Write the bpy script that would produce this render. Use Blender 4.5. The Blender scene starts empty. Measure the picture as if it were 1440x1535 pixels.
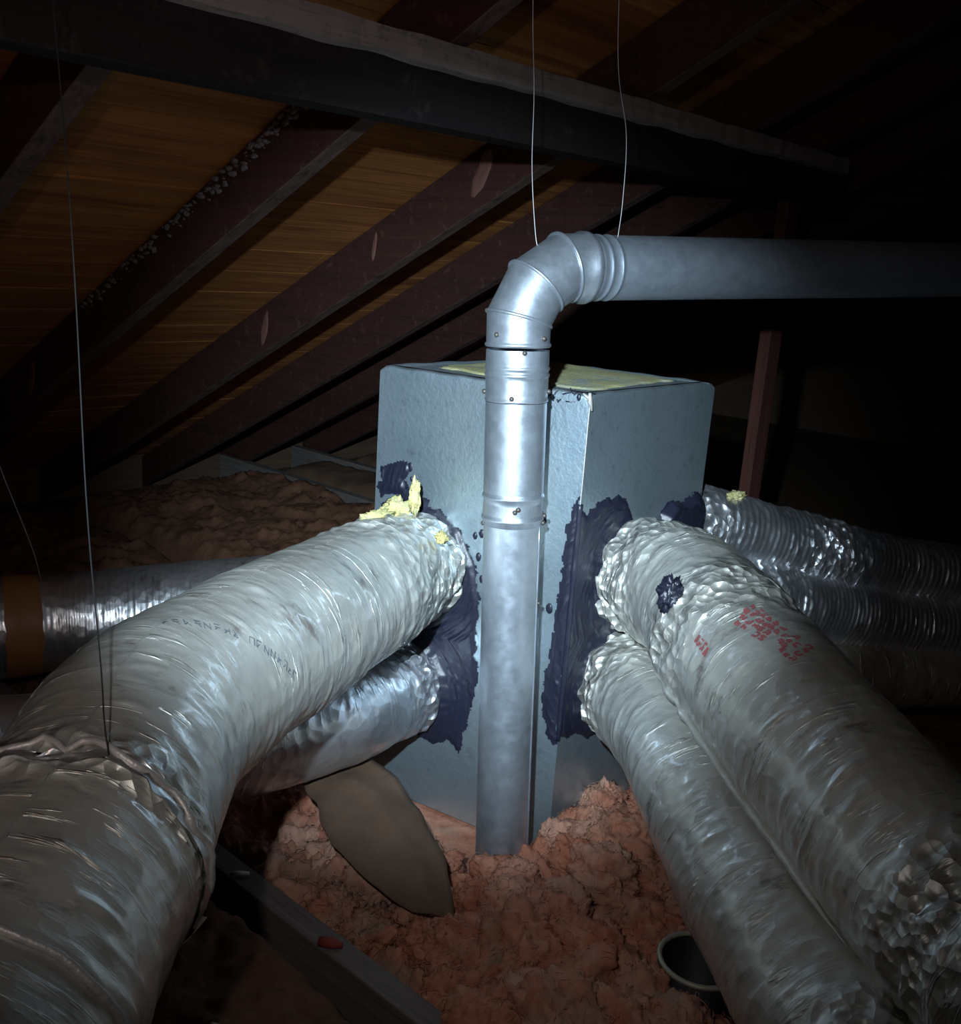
import bpy, bmesh, math, random
from mathutils import Vector, Matrix, noise
from mathutils.bvhtree import BVHTree

# ---------------------------------------------------------------- camera, world, lights, exposure
SC = bpy.context.scene
COL = SC.collection
RIGHT = Vector((0.66784, -0.741394, 0.065754))
UP = Vector((0.145648, 0.216808, 0.965288))
FWD = Vector((0.729915, 0.635081, -0.252776))
EYE = Vector((0, 0, 1.25))
cam = bpy.data.cameras.new('camera')
cam.sensor_fit = 'HORIZONTAL'; cam.sensor_width = 36.0; cam.lens = 36.0 * 1479.14 / 1440.0
cam.clip_start = 0.02
camo = bpy.data.objects.new('camera', cam); COL.objects.link(camo)
m = Matrix((RIGHT, UP, -FWD)).transposed().to_4x4(); m.translation = EYE
camo.matrix_world = m
SC.camera = camo

w = bpy.data.worlds.new('attic_dark'); SC.world = w; w.use_nodes = True
w.node_tree.nodes['Background'].inputs[0].default_value = (0.5, 0.6, 0.8, 1)
w.node_tree.nodes['Background'].inputs[1].default_value = 0.0

def spot(name, loc, target, energy, color, size, blend, radius):
    l = bpy.data.lights.new(name, 'SPOT'); l.energy = energy; l.color = color
    l.spot_size = math.radians(size); l.spot_blend = blend; l.shadow_soft_size = radius
    o = bpy.data.objects.new(name, l); COL.objects.link(o)
    o.location = loc
    o.rotation_euler = (Vector(target) - Vector(loc)).to_track_quat('-Z', 'Y').to_euler()
    return o
AIM = Vector((1.355, 1.255, 0.83))
TORCH = EYE + UP * 0.19 - RIGHT * 0.12
spot('torch_hotspot', TORCH, AIM, 470, (0.66, 0.86, 1.0), 47, 1.0, 0.018)
spot('torch_spill', TORCH, AIM, 20, (0.98, 0.94, 0.92), 84, 1.0, 0.018)
spot('warm_fill', EYE - RIGHT * 0.35 - UP * 0.25, (1.5, 2.4, 1.6), 5, (1.0, 0.52, 0.30), 75, 1.0, 0.05)  # added fill light warming the rafters, no real source there

SC.view_settings.view_transform = 'Standard'
SC.view_settings.look = 'None'
SC.view_settings.gamma = 1.0
SC.view_settings.use_curve_mapping = False
SC.view_settings.exposure = 0.0

R = random.Random(7)

# ---------------------------------------------------------------- helpers
def tag(o, label=None, cat=None, group=None, kind=None):
    if label: o['label'] = label
    if cat: o['category'] = cat
    if group: o['group'] = group
    if kind: o['kind'] = kind
    return o

def empty(name, loc, label, cat, group=None):
    o = bpy.data.objects.new(name, None); COL.objects.link(o); o.location = loc
    o.empty_display_size = 0.05
    return tag(o, label, cat, group)

def build(name, verts, faces, mat, parent=None, smooth=True, uv=None, tint=None):
    me = bpy.data.meshes.new(name)
    off = parent.location if parent is not None and parent.parent is None else Vector((0, 0, 0))
    if parent is not None and parent.parent is not None:
        off = parent.parent.location + parent.location
    me.from_pydata([Vector(v) - off for v in verts], [], faces)
    me.update()
    if smooth:
        me.polygons.foreach_set('use_smooth', [True] * len(me.polygons))
    if uv is not None:
        lay = me.uv_layers.new(name='UVMap')
        for lp in me.loops:
            lay.data[lp.index].uv = uv[lp.vertex_index]
    if tint is not None:
        a = me.attributes.new('tint', 'FLOAT', 'POINT')
        a.data.foreach_set('value', tint)
    me.materials.append(mat)
    o = bpy.data.objects.new(name, me); COL.objects.link(o)
    if parent is not None: o.parent = parent
    return o

class MB:
    def __init__(s): s.v = []; s.f = []
    def add(s, v, f):
        n = len(s.v); s.v += [Vector(p) for p in v]; s.f += [[i + n for i in q] for q in f]
    def prism(s, quad_a, quad_b):
        n = len(quad_a)
        f = [list(range(n))[::-1], list(range(n, 2 * n))]
        for i in range(n):
            j = (i + 1) % n; f.append([i, j, n + j, n + i])
        s.add(list(quad_a) + list(quad_b), f)
    def box(s, a, b):
        x0, y0, z0 = a; x1, y1, z1 = b
        s.prism([(x0, y0, z0), (x1, y0, z0), (x1, y1, z0), (x0, y1, z0)], [(x0, y0, z1), (x1, y0, z1), (x1, y1, z1), (x0, y1, z1)])
    def tube(s, pts, r, n=8, closed=False, cap=True):
        pts = [Vector(p) for p in pts]; m = len(pts); rings = []
        ref = None
        for i, p in enumerate(pts):
            if closed: d = pts[(i + 1) % m] - pts[i - 1]
            else: d = pts[min(i + 1, m - 1)] - pts[max(i - 1, 0)]
            d.normalize()
            if ref is None:
                ref = d.orthogonal().normalized()
            ref = (ref - d * ref.dot(d)).normalized()
            e = d.cross(ref)
            rr = r[i] if isinstance(r, (list, tuple)) else r
            rings.append([p + rr * (ref * math.cos(k * math.tau / n) + e * math.sin(k * math.tau / n)) for k in range(n)])
        v = [q for g in rings for q in g]; f = []
        for i in range(m if closed else m - 1):
            a = i * n; b = ((i + 1) % m) * n
            for k in range(n):
                k2 = (k + 1) % n; f.append([a + k, a + k2, b + k2, b + k])
        if not closed and cap:
            f.append(list(range(n))[::-1]); f.append([(m - 1) * n + k for k in range(n)])
        s.add(v, f)
    def out(s, name, mat, parent=None, smooth=False, bevel=0):
        o = build(name, s.v, s.f, mat, parent, smooth)
        if bevel:
            bm = bmesh.new(); bm.from_mesh(o.data)
            bmesh.ops.bevel(bm, geom=list(bm.edges), offset=bevel, segments=2, affect='EDGES', profile=0.6)
            bm.to_mesh(o.data); bm.free()
        return o

# ---------------------------------------------------------------- materials
class NM:
    def __init__(s, name):
        s.m = bpy.data.materials.new(name); s.m.use_nodes = True
        s.t = s.m.node_tree; s.b = s.t.nodes['Principled BSDF']
    def n(s, typ, **kw):
        x = s.t.nodes.new(typ)
        for k, v in kw.items(): setattr(x, k, v)
        return x
    def link(s, a, b): s.t.links.new(a, b)
    def coord(s, which='Object', scale=(1, 1, 1)):
        tc = s.n('ShaderNodeTexCoord'); mp = s.n('ShaderNodeMapping'); mp.inputs['Scale'].default_value = scale
        s.link(tc.outputs[which], mp.inputs['Vector']); return mp.outputs[0]
    def noise(s, vec, scale, detail=3, rough=0.55, dist=0.0):
        x = s.n('ShaderNodeTexNoise'); s.link(vec, x.inputs['Vector'])
        x.inputs['Scale'].default_value = scale; x.inputs['Detail'].default_value = detail
        x.inputs['Roughness'].default_value = rough; x.inputs['Distortion'].default_value = dist
        return x.outputs['Fac']
    def voro(s, vec, scale, feature='F1'):
        x = s.n('ShaderNodeTexVoronoi', feature=feature); s.link(vec, x.inputs['Vector']); x.inputs['Scale'].default_value = scale
        return x
    def ramp(s, fac, stops):
        x = s.n('ShaderNodeValToRGB'); s.link(fac, x.inputs[0])
        e = x.color_ramp.elements
        while len(e) < len(stops): e.new(0.5)
        for i, (p, c) in enumerate(stops):
            e[i].position = p; e[i].color = (c[0], c[1], c[2], 1) if isinstance(c, (tuple, list)) else (c, c, c, 1)
        return x.outputs[0]
    def mixc(s, fac, a, b, mode='MIX'):
        x = s.n('ShaderNodeMix', data_type='RGBA', blend_type=mode)
        for sock, v in ((x.inputs[0], fac), (x.inputs[6], a), (x.inputs[7], b)):
            if hasattr(v, 'node'): s.link(v, sock)
            elif isinstance(v, (int, float)): sock.default_value = v
            else: sock.default_value = (v[0], v[1], v[2], 1)
        return x.outputs[2]
    def math(s, op, a, b=0.0):
        x = s.n('ShaderNodeMath', operation=op)
        for sock, v in ((x.inputs[0], a), (x.inputs[1], b)):
            if hasattr(v, 'node'): s.link(v, sock)
            else: sock.default_value = v
        return x.outputs[0]
    def bump(s, h, strength, dist, prev=None):
        x = s.n('ShaderNodeBump'); s.link(h, x.inputs['Height'])
        x.inputs['Strength'].default_value = strength; x.inputs['Distance'].default_value = dist
        if prev is not None: s.link(prev, x.inputs['Normal'])
        return x.outputs[0]
    def set(s, **kw):
        for k, v in kw.items():
            i = s.b.inputs[k.replace('_', ' ')]
            if hasattr(v, 'node'): s.link(v, i)
            elif isinstance(v, (tuple, list)): i.default_value = (v[0], v[1], v[2], 1) if len(v) == 3 else v
            else: i.default_value = v
        return s.m

def foil(name, a, b, dust, metallic=0.75, rough=0.45, coat=0.6, streak=1.0):
    k = NM(name); ob = k.coord('Object')
    at = k.n('ShaderNodeAttribute'); at.attribute_name = 'tint'; cr = at.outputs['Fac']
    st = k.noise(k.coord('UV', (70, 8, 1)), 1.0, 3, 0.6, 0.6)
    st2 = k.noise(k.coord('UV', (210, 20, 1)), 1.0, 3, 0.6)
    patch = k.noise(k.coord('UV', (7, 5, 1)), 1.0, 2, 0.5)
    gate = k.ramp(patch, [(0.46, 0.06), (0.62, 1)])
    h1 = k.math('MULTIPLY', k.ramp(st, [(0.585, 0), (0.66, 1)]), gate)
    bp = k.bump(h1, 0.9 * streak, 0.006)
    bp = k.bump(k.ramp(st2, [(0.5, 0), (0.7, 1)]), 0.16 * streak, 0.0016, bp)
    # crumpled foil: sharp ridges, strongest where the jacket is gathered
    rg = k.n('ShaderNodeTexNoise'); rg.noise_type = 'RIDGED_MULTIFRACTAL'; k.link(ob, rg.inputs['Vector'])
    rg.inputs['Scale'].default_value = 17; rg.inputs['Detail'].default_value = 3; rg.inputs['Roughness'].default_value = 0.45
    vo = k.voro(ob, 48).outputs['Distance']
    hh = k.math('ADD', rg.outputs['Fac'], vo)
    bp = k.bump(k.math('MULTIPLY', hh, k.ramp(cr, [(0.05, 0.10), (0.9, 1)])), 0.95, 0.015, bp)
    big = k.noise(ob, 6, 3)
    c = k.mixc(k.ramp(big, [(0.35, 0), (0.65, 1)]), a, b)
    sp = k.noise(k.coord('UV', (22, 9, 1)), 1.0, 5, 0.72)
    c = k.mixc(k.ramp(sp, [(0.56, 0), (0.70, 0.8)]), c, dust)
    return k.set(Base_Color=c, Metallic=metallic, Roughness=k.ramp(big, [(0.2, rough - 0.08), (0.8, rough + 0.08)]), Normal=bp,
                 Coat_Weight=coat, Coat_Roughness=0.11, Coat_IOR=1.7)

M = {}
M['foil'] = foil('foil_grey', (0.525, 0.512, 0.47), (0.65, 0.64, 0.59), (0.16, 0.12, 0.105), 0.68, 0.50, 0.7)
M['foil_bright'] = foil('foil_bright', (0.62, 0.63, 0.66), (0.75, 0.76, 0.80), (0.35, 0.30, 0.28), 0.92, 0.37, 0.4, 0.4)
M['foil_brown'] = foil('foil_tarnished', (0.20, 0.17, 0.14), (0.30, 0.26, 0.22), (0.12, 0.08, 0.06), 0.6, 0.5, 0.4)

def galv(name, col, rough, metallic):
    k = NM(name); ob = k.coord('Object')
    v = k.voro(ob, 90).outputs['Color']
    sep = k.n('ShaderNodeSeparateColor'); k.link(v, sep.inputs[0])
    c = k.mixc(k.math('MULTIPLY', sep.outputs[0], 0.35), col, tuple(x * 0.72 for x in col))
    dirt = k.noise(ob, 14, 5, 0.7)
    c = k.mixc(k.ramp(dirt, [(0.55, 0), (0.75, 0.5)]), c, (0.22, 0.23, 0.24))
    r = k.ramp(k.noise(ob, 40, 4), [(0.3, rough - 0.06), (0.7, rough + 0.08)])
    return k.set(Base_Color=c, Metallic=metallic, Roughness=r, Normal=k.bump(k.noise(ob, 160, 3), 0.12, 0.001))
M['pipe'] = galv('galvanised_pipe', (0.43, 0.47, 0.53), 0.40, 0.8)
M['pipe_dull'] = galv('galvanised_pipe_dull', (0.33, 0.37, 0.43), 0.46, 0.7)
M['screw'] = NM('screw_steel').set(Base_Color=(0.10, 0.09, 0.08), Metallic=0.6, Roughness=0.5)

k = NM('plenum_jacket'); ob = k.coord('Object')
c = k.mixc(k.ramp(k.noise(ob, 5, 4), [(0.3, 0), (0.7, 1)]), (0.42, 0.52, 0.585), (0.52, 0.61, 0.665))
sp = k.voro(ob, 130).outputs['Distance']
c = k.mixc(k.ramp(sp, [(0.04, 1), (0.14, 0)]), c, (0.62, 0.70, 0.72))
c = k.mixc(k.ramp(k.noise(ob, 30, 5, 0.75), [(0.54, 0), (0.72, 0.55)]), c, (0.24, 0.30, 0.36))
M['jacket'] = k.set(Base_Color=c, Metallic=0.88, Roughness=0.42, Normal=k.bump(k.noise(ob, 95, 4, 0.6), 0.35, 0.003))

k = NM('mastic'); ob = k.coord('Object')
M['mastic'] = k.set(Base_Color=(0.012, 0.013, 0.026), Roughness=0.42, Normal=k.bump(k.noise(ob, 70, 4), 0.3, 0.003))

def fluffmat(name, a, b, d, sc=1.0, tint=False):
    k = NM(name); ob = k.coord('Object')
    n1 = k.noise(ob, 9 * sc, 5, 0.65, 1.0)
    grey = k.noise(ob, 5.5 * sc, 4, 0.6, 0.8)
    c = k.mixc(k.ramp(n1, [(0.32, 0), (0.62, 1)]), a, b)
    n2 = k.noise(ob, 27 * sc, 5, 0.7, 0.9)
    c = k.mixc(k.ramp(n2, [(0.5, 0), (0.72, 0.7)]), c, d)
    c = k.mixc(k.ramp(grey, [(0.5, 0), (0.64, 0.75)]), c, (0.31, 0.225, 0.165) if tint else tuple(x * .8 for x in a))
    if tint:
        at = k.n('ShaderNodeAttribute'); at.attribute_name = 'tint'
        c = k.mixc(at.outputs['Fac'], c, (0.66, 0.38, 0.29))
    bp = k.bump(k.noise(ob, 55, 5, 0.65, 2.2), 0.5, 0.010)
    bp = k.bump(k.noise(k.coord('Object', (1, 1.6, 3)), 190, 3, 0.6, 2.0), 0.35, 0.003, bp)
    return k.set(Base_Color=c, Roughness=1.0, Normal=bp, Specular_IOR_Level=0.1)
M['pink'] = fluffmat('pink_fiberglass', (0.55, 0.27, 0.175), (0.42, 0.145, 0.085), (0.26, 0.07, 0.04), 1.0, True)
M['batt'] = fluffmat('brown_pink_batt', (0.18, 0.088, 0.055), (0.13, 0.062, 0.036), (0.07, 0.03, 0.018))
k = NM('fiberglass_lid'); ob = k.coord('Object')
c = k.mixc(k.ramp(k.noise(ob, 12, 5, 0.7), [(0.35, 0), (0.65, 1)]), (0.36, 0.34, 0.15), (0.45, 0.43, 0.22))
c = k.mixc(k.ramp(k.noise(ob, 5, 5, 0.7, 1.0), [(0.5, 0), (0.62, 0.9)]), c, (0.26, 0.29, 0.27))
M['core'] = k.set(Base_Color=c, Roughness=1.0, Normal=k.bump(k.noise(ob, 90, 5, 0.7), 0.6, 0.006))
M['yellow'] = fluffmat('yellow_fiberglass', (0.62, 0.55, 0.22), (0.68, 0.62, 0.34), (0.45, 0.36, 0.13), 2.0)

k = NM('kraft'); ob = k.coord('Object')
c = k.mixc(k.ramp(k.noise(ob, 9, 5, 0.7), [(0.35, 0), (0.65, 1)]), (0.085, 0.046, 0.027), (0.12, 0.068, 0.041))
M['kraft'] = k.set(Base_Color=c, Roughness=0.8, Normal=k.bump(k.noise(ob, 45, 4), 0.3, 0.004))
M['tape'] = NM('brown_tape').set(Base_Color=(0.26, 0.11, 0.035), Roughness=0.5)
k = NM('strap'); ob = k.coord('Object')
M['strap'] = k.set(Base_Color=(0.42, 0.40, 0.385), Roughness=0.5, Metallic=0.4, Normal=k.bump(k.noise(ob, 120, 3), 0.5, 0.003))
M['wire'] = NM('steel_wire').set(Base_Color=(0.42, 0.40, 0.40), Metallic=0.5, Roughness=0.45)
M['wire_dark'] = NM('dark_wire').set(Base_Color=(0.012, 0.011, 0.011), Metallic=0.0, Roughness=0.9)

def wood(name, a, b, axis, dust=None, knots=0):
    k = NM(name)
    sc = [14, 14, 14]; sc[axis] = 0.7
    v = k.coord('Object', tuple(sc))
    g = k.noise(v, 2.2, 6, 0.65, 1.2)
    c = k.mixc(k.ramp(g, [(0.3, 0), (0.68, 1)]), a, b)
    g2 = k.noise(v, 9, 4, 0.7)
    c = k.mixc(k.ramp(g2, [(0.55, 0), (0.75, 0.65)]), c, tuple(x * 0.3 for x in a))
    if dust:
        dn = k.noise(k.coord('Object'), 26, 6, 0.75)
        c = k.mixc(k.ramp(dn, [(0.56, 0), (0.7, 0.8)]), c, dust)
    return k.set(Base_Color=c, Roughness=0.8, Normal=k.bump(g, 0.35, 0.004), Specular_IOR_Level=0.25)
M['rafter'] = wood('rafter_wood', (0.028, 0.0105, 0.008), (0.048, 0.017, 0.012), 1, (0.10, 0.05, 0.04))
M['rafter_lit_edge'] = wood('rafter_lit_edge_wood', (0.050, 0.028, 0.023), (0.125, 0.082, 0.07), 1, (0.022, 0.011, 0.010))
M['board'] = wood('roof_board_wood', (0.40, 0.165, 0.045), (0.17, 0.055, 0.02), 0)
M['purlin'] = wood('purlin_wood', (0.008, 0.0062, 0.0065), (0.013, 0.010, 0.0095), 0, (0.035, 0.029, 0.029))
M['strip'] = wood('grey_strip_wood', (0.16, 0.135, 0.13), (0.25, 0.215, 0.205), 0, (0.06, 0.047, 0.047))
M['post'] = wood('post_wood', (0.05, 0.017, 0.011), (0.08, 0.028, 0.02), 2)
M['joist'] = wood('joist_wood', (0.10, 0.085, 0.08), (0.17, 0.14, 0.125), 1)
M['knot'] = NM('wood_knot').set(Base_Color=(0.13, 0.055, 0.04), Roughness=0.75)
M['cobweb'] = NM('dusty_cobweb').set(Base_Color=(0.13, 0.105, 0.11), Roughness=1.0)
M['deck'] = wood('ceiling_deck', (0.08, 0.05, 0.035), (0.12, 0.08, 0.05), 0)
M['underlay'] = NM('roof_underlay').set(Base_Color=(0.02, 0.016, 0.014), Roughness=0.9)
M['ink'] = NM('black_print').set(Base_Color=(0.10, 0.11, 0.12), Roughness=0.7)
M['red_ink'] = NM('red_print').set(Base_Color=(0.26, 0.07, 0.075), Roughness=0.7)
M['black'] = NM('black_paint').set(Base_Color=(0.008, 0.008, 0.009), Roughness=0.6)
M['rim'] = NM('pale_rim').set(Base_Color=(0.36, 0.34, 0.27), Roughness=0.5, Metallic=0.3)
M['paper'] = NM('paper_scrap').set(Base_Color=(0.42, 0.28, 0.16), Roughness=0.85)
M['pale'] = NM('pale_chip').set(Base_Color=(0.60, 0.52, 0.46), Roughness=0.8)
M['red_tip'] = NM('red_tip').set(Base_Color=(0.22, 0.035, 0.03), Roughness=0.7)

# ---------------------------------------------------------------- setting: roof, end walls, floor
SN, CS = 0.4573, 0.8893                  # roof pitch 27.2 degrees, falling towards +Y
OFF = 0.925
def roof_z(v, o=0.0):                    # height of the plane o above the rafters' undersides
    return 1.25 + (OFF + o - SN * v) / CS
RIDGE, EAVE, U0, U1 = -1.2, 4.45, -2.2, 8.0
DEP, WID = 0.14, 0.045
ceil = MB()
o = DEP + 0.024
ceil.prism([(U0, RIDGE, roof_z(RIDGE, o)), (U1, RIDGE, roof_z(RIDGE, o)), (U1, EAVE, roof_z(EAVE, o)), (U0, EAVE, roof_z(EAVE, o))],
           [(U0, RIDGE, roof_z(RIDGE, o) + .02), (U1, RIDGE, roof_z(RIDGE, o) + .02), (U1, EAVE, roof_z(EAVE, o) + .02), (U0, EAVE, roof_z(EAVE, o) + .02)])
zr = roof_z(RIDGE, o); zb = zr - 3.0 * SN / CS
ceil.prism([(U0, RIDGE, zr), (U1, RIDGE, zr), (U1, RIDGE - 3.0, zb), (U0, RIDGE - 3.0, zb)][::-1],
           [(U0, RIDGE, zr + .02), (U1, RIDGE, zr + .02), (U1, RIDGE - 3.0, zb + .02), (U0, RIDGE - 3.0, zb + .02)][::-1])
CEIL = ceil.out('ceiling', M['underlay']); CEIL['kind'] = 'structure'
# sheathing boards, laid along the ridge, each one a part of the ceiling
v = RIDGE + 0.01; bi = 0
while v < EAVE - 0.1:
    wv = R.choice([0.118, 0.126, 0.132]); g = 0.004
    lift = R.uniform(-0.0008, 0.0008)
    a, b = v, min(v + wv, EAVE)
    cut = R.uniform(1.0, 3.5)
    for (x0, x1) in ((U0, cut), (cut + 0.003, U1)):
        bd = MB()
        bd.prism([(x0, a, roof_z(a, DEP + lift)), (x1, a, roof_z(a, DEP + lift)), (x1, b - g, roof_z(b - g, DEP + lift)), (x0, b - g, roof_z(b - g, DEP + lift))],
                 [(x0, a, roof_z(a, DEP + .021)), (x1, a, roof_z(a, DEP + .021)), (x1, b - g, roof_z(b - g, DEP + .021)), (x0, b - g, roof_z(b - g, DEP + .021))])
        bd.out('roof_board', M['board'], CEIL)
    v += wv

fl = MB(); fl.box((U0, -4.2, -0.03), (U1, EAVE, 0.0)); fl.out('floor', M['deck'])['kind'] = 'structure'
for nm, x0, x1 in (('wall_left', U0 - 0.03, U0), ('wall_right', U1, U1 + 0.03)):
    wl = MB()
    wl.prism([(x0, -4.2, 0), (x0, EAVE, 0), (x0, EAVE, roof_z(EAVE, .2)), (x0, RIDGE, zr + .05), (x0, -4.2, zb)],
             [(x1, -4.2, 0), (x1, EAVE, 0), (x1, EAVE, roof_z(EAVE, .2)), (x1, RIDGE, zr + .05), (x1, -4.2, zb)])
    wl.out(nm, M['deck'])['kind'] = 'structure'
wl = MB(); wl.box((U0, EAVE, 0), (U1, EAVE + .03, roof_z(EAVE, .2))); wl.out('wall_back', M['deck'])['kind'] = 'structure'
wl = MB(); wl.box((U0, -4.23, 0), (U1, -4.2, zb + .02)); wl.out('wall_front', M['deck'])['kind'] = 'structure'

# rafters (each a thing of its own, with knots and dust where the photograph shows them)
RAFT = [(0.23, 'roof rafter at the upper left corner, nearest of all the rafters'),
        (0.80, 'dark red-brown rafter running down the far left edge of the roof'),
        (1.36, 'long rafter with a thin grey lower edge, left of the vent elbow'),
        (1.985, 'rafter behind the thin grey-edged one, with pale triangular knots on its side'),
        (2.50, 'dark rafter passing just above the top of the plenum box'),
        (2.95, 'rafter meeting the head of the timber post on the right'),
        (3.50, 'far dark rafter next beyond the one at the timber post'),
        (4.10, 'second dark rafter beyond the timber post'),
        (4.70, 'third dark rafter beyond the timber post')]
def rafter(u, label):
    r = empty('rafter', (u, 1.3, roof_z(1.3)), label, 'rafter', 'roof rafters')
    q = MB(); a, b = RIDGE, EAVE - .02
    q.prism([(u, a, roof_z(a)), (u + WID, a, roof_z(a)), (u + WID, b, roof_z(b)), (u, b, roof_z(b))],
            [(u, a, roof_z(a, DEP - .004)), (u + WID, a, roof_z(a, DEP - .004)), (u + WID, b, roof_z(b, DEP - .004)), (u, b, roof_z(b, DEP - .004))])
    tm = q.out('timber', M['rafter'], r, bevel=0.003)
    tm.data.materials.append(M['rafter_lit_edge'])
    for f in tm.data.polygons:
        if f.normal.z < -0.5: f.material_index = 1      # weathered-grey undersides, lightened in colour as if lit
    return r
def on_side(u, v, o): return Vector((u, v, roof_z(v, o)))
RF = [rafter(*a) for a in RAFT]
def knot(root, u, v, o, lv, lo):
    vs = []; fs = []; n = 14
    for ring, (k_, dz) in enumerate(((1.0, 0.0005), (0.75, 0.0035), (0.3, 0.002))):
        for i in range(n):
            t = i * math.tau / n
            vs.append(on_side(u - dz, v + lv * k_ * math.cos(t) * (1 + .5 * noise.noise((v * 9, t, 0))) - .5 * lv * math.sin(t), o + lo * k_ * math.sin(t) * (1 + .3 * noise.noise((v * 5, t, 3)))))
    for rr in range(2):
        for i in range(n):
            j = (i + 1) % n; fs.append([rr * n + i, rr * n + j, (rr + 1) * n + j, (rr + 1) * n + i])
    fs.append([2 * n + i for i in range(n)])
    build('knot', vs, fs, M['knot'], root)
knot(RF[2], 1.36, 3.05, 0.06, 0.020, 0.045)
for v_, o_, a_, b_ in ((1.80, .075, .030, .045), (2.20, .08, .008, .035), (2.72, .065, .018, .045)):
    knot(RF[3], 1.985, v_, o_, a_, b_)
# dusty cobweb lumps along the joint of the long rafter and the boards
web = MB()
for i in range(260):
    v_ = 1.62 + 1.1 * R.random() ** 1.4; c_ = on_side(1.36 - 0.001, v_, DEP - 0.012 - .030 * R.random() ** 2)
    s_ = R.uniform(.002, .008)
    bm = bmesh.new(); bmesh.ops.create_icosphere(bm, subdivisions=1, radius=s_)
    web.add([c_ + Vector((p.co.x * .45, p.co.y * 2.2, p.co.z * .9)) + .006 * noise.noise_vector((c_ + p.co) * 60) for p in bm.verts], [[x.index for x in f.verts] for f in bm.faces]); bm.free()
wb = web.out('cobweb', M['cobweb'], RF[2], smooth=True); wb['kind'] = 'stuff'

# purlin with its lighter strip, its posts
PZ = roof_z(1.33)
pu = empty('purlin', (2.5, 1.33, PZ), 'dark purlin beam with a grey strip running under the rafters across the top', 'beam')
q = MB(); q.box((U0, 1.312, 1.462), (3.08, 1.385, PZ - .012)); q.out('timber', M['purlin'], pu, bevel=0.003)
# wavy dusty strip
vs = []; fs = []; nx = 160
for i in range(nx + 1):
    x = U0 + (3.06 - U0) * i / nx
    jit = 0.006 * noise.noise((x * 9, 3, 1)); j2 = 0.004 * noise.noise((x * 21, 7, 2))
    for (y, z) in ((1.290 + j2, 1.556 + jit), (1.311, 1.552 + jit), (1.311, 1.592 + jit), (1.290 + j2, 1.596 - jit * .6)):
        vs.append((x, y, z))
for i in range(nx):
    for k_ in range(4):
        a, b = i * 4 + k_, i * 4 + (k_ + 1) % 4; fs.append([a, b, b + 4, a + 4])
st = build('edge_strip', vs, fs, M['strip'], pu, smooth=False); st['label'] = 'lighter grey dusty strip along the dark beam'
po = empty('post', (2.96, 1.36, 0), 'red-brown timber post on the right standing up behind the horizontal pipe', 'post')
for dx, dy, tp in ((2.915, 0.0, 0.0), (2.968, 0.006, 0.02)):
    q = MB(); y0, y1 = 1.395 + dy, 1.433 + dy
    q.prism([(dx, y0, 0.0), (dx + .040, y0, 0.0), (dx + .040, y1, 0.0), (dx, y1, 0.0)],
            [(dx, y0, roof_z(y0) - .01), (dx + .040, y0, roof_z(y0) - .01), (dx + .040, y1, roof_z(y1) - .01), (dx, y1, roof_z(y1) - .01)])
    q.out('stud', M['post'], po, bevel=0.003)

# joists
for u, lab, v0, v1 in ((0.90, 'grey-topped ceiling joist between the brown batt and the pink heap at bottom left', 0.2, EAVE - .05),
                       (2.93, 'ceiling joist showing as the dark line between brown batts behind the plenum', 1.7, EAVE - .05),
                       (3.40, 'farther ceiling joist showing as a short dark line beside the plenum', 1.7, EAVE - .05)):
    q = MB(); q.box((u, v0, 0), (u + .045, v1, 0.135)); jo = q.out('ceiling_joist', M['joist'], bevel=0.003)
    tag(jo, lab, 'joist', 'ceiling joists')

# ---------------------------------------------------------------- insulation
def billow(p, f):
    n = noise.noise(p * f); return math.sqrt(n * n + .022)
def batt(name, u0, u1, v0, v1, z, amp, step, mat, label, cat, seed, kraft=False):
    nx = max(8, int((u1 - u0) / step)); ny = max(8, int((v1 - v0) / step))
    vs = []; fs = []; s = Vector((seed * 3.7, seed * 1.3, seed))
    for j in range(ny + 1):
        for i in range(nx + 1):
            fu, fv = i / nx, j / ny
            p = Vector((u0 + (u1 - u0) * fu, v0 + (v1 - v0) * fv, 0))
            e = min(fu, 1 - fu) * (u1 - u0); ev = min(fv, 1 - fv) * (v1 - v0)
            ed = 1 - math.exp(-e / .03); ed2 = 1 - math.exp(-ev / .03)
            if kraft:
                h = amp * (0.5 * noise.noise((p + s) * 5) + .25 * noise.noise((p + s) * 14) + 0.12 * billow(p + s, 30))
            else:
                h = amp * (0.9 * noise.noise((p + s) * 4) + .9 * billow(p + s, 9) + .55 * billow(p + s, 21) + .3 * billow(p + s, 48))
            wob = 0.012 * noise.noise((p + s) * 12)
            q = p.copy(); q.z = max(0.012, (z + h) * ed * ed2 + 0.012)
            if 0 < i < nx: q.x += wob
            vs.append(q)
    for j in range(ny):
        for i in range(nx):
            a = j * (nx + 1) + i; fs.append([a, a + 1, a + nx + 2, a + nx + 1])
    # underside
    n0 = len(vs); vs += [Vector((u0, v0, .002)), Vector((u1, v0, .002)), Vector((u1, v1, .002)), Vector((u0, v1, .002))]
    fs.append([n0 + 3, n0 + 2, n0 + 1, n0])
    bt = build(name, vs, fs, mat); tag(bt, label, cat, 'insulation batts')
    return bt
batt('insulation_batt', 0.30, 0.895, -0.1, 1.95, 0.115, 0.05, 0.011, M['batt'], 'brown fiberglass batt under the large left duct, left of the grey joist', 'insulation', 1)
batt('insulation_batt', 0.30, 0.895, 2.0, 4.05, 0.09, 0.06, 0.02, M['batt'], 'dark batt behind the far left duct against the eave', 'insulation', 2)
batt('insulation_batt', 0.95, 1.90, 1.75, 4.05, 0.08, 0.065, 0.016, M['batt'], 'lumpy brown batt behind the far left duct, right of the grey joist', 'insulation', 3)
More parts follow.
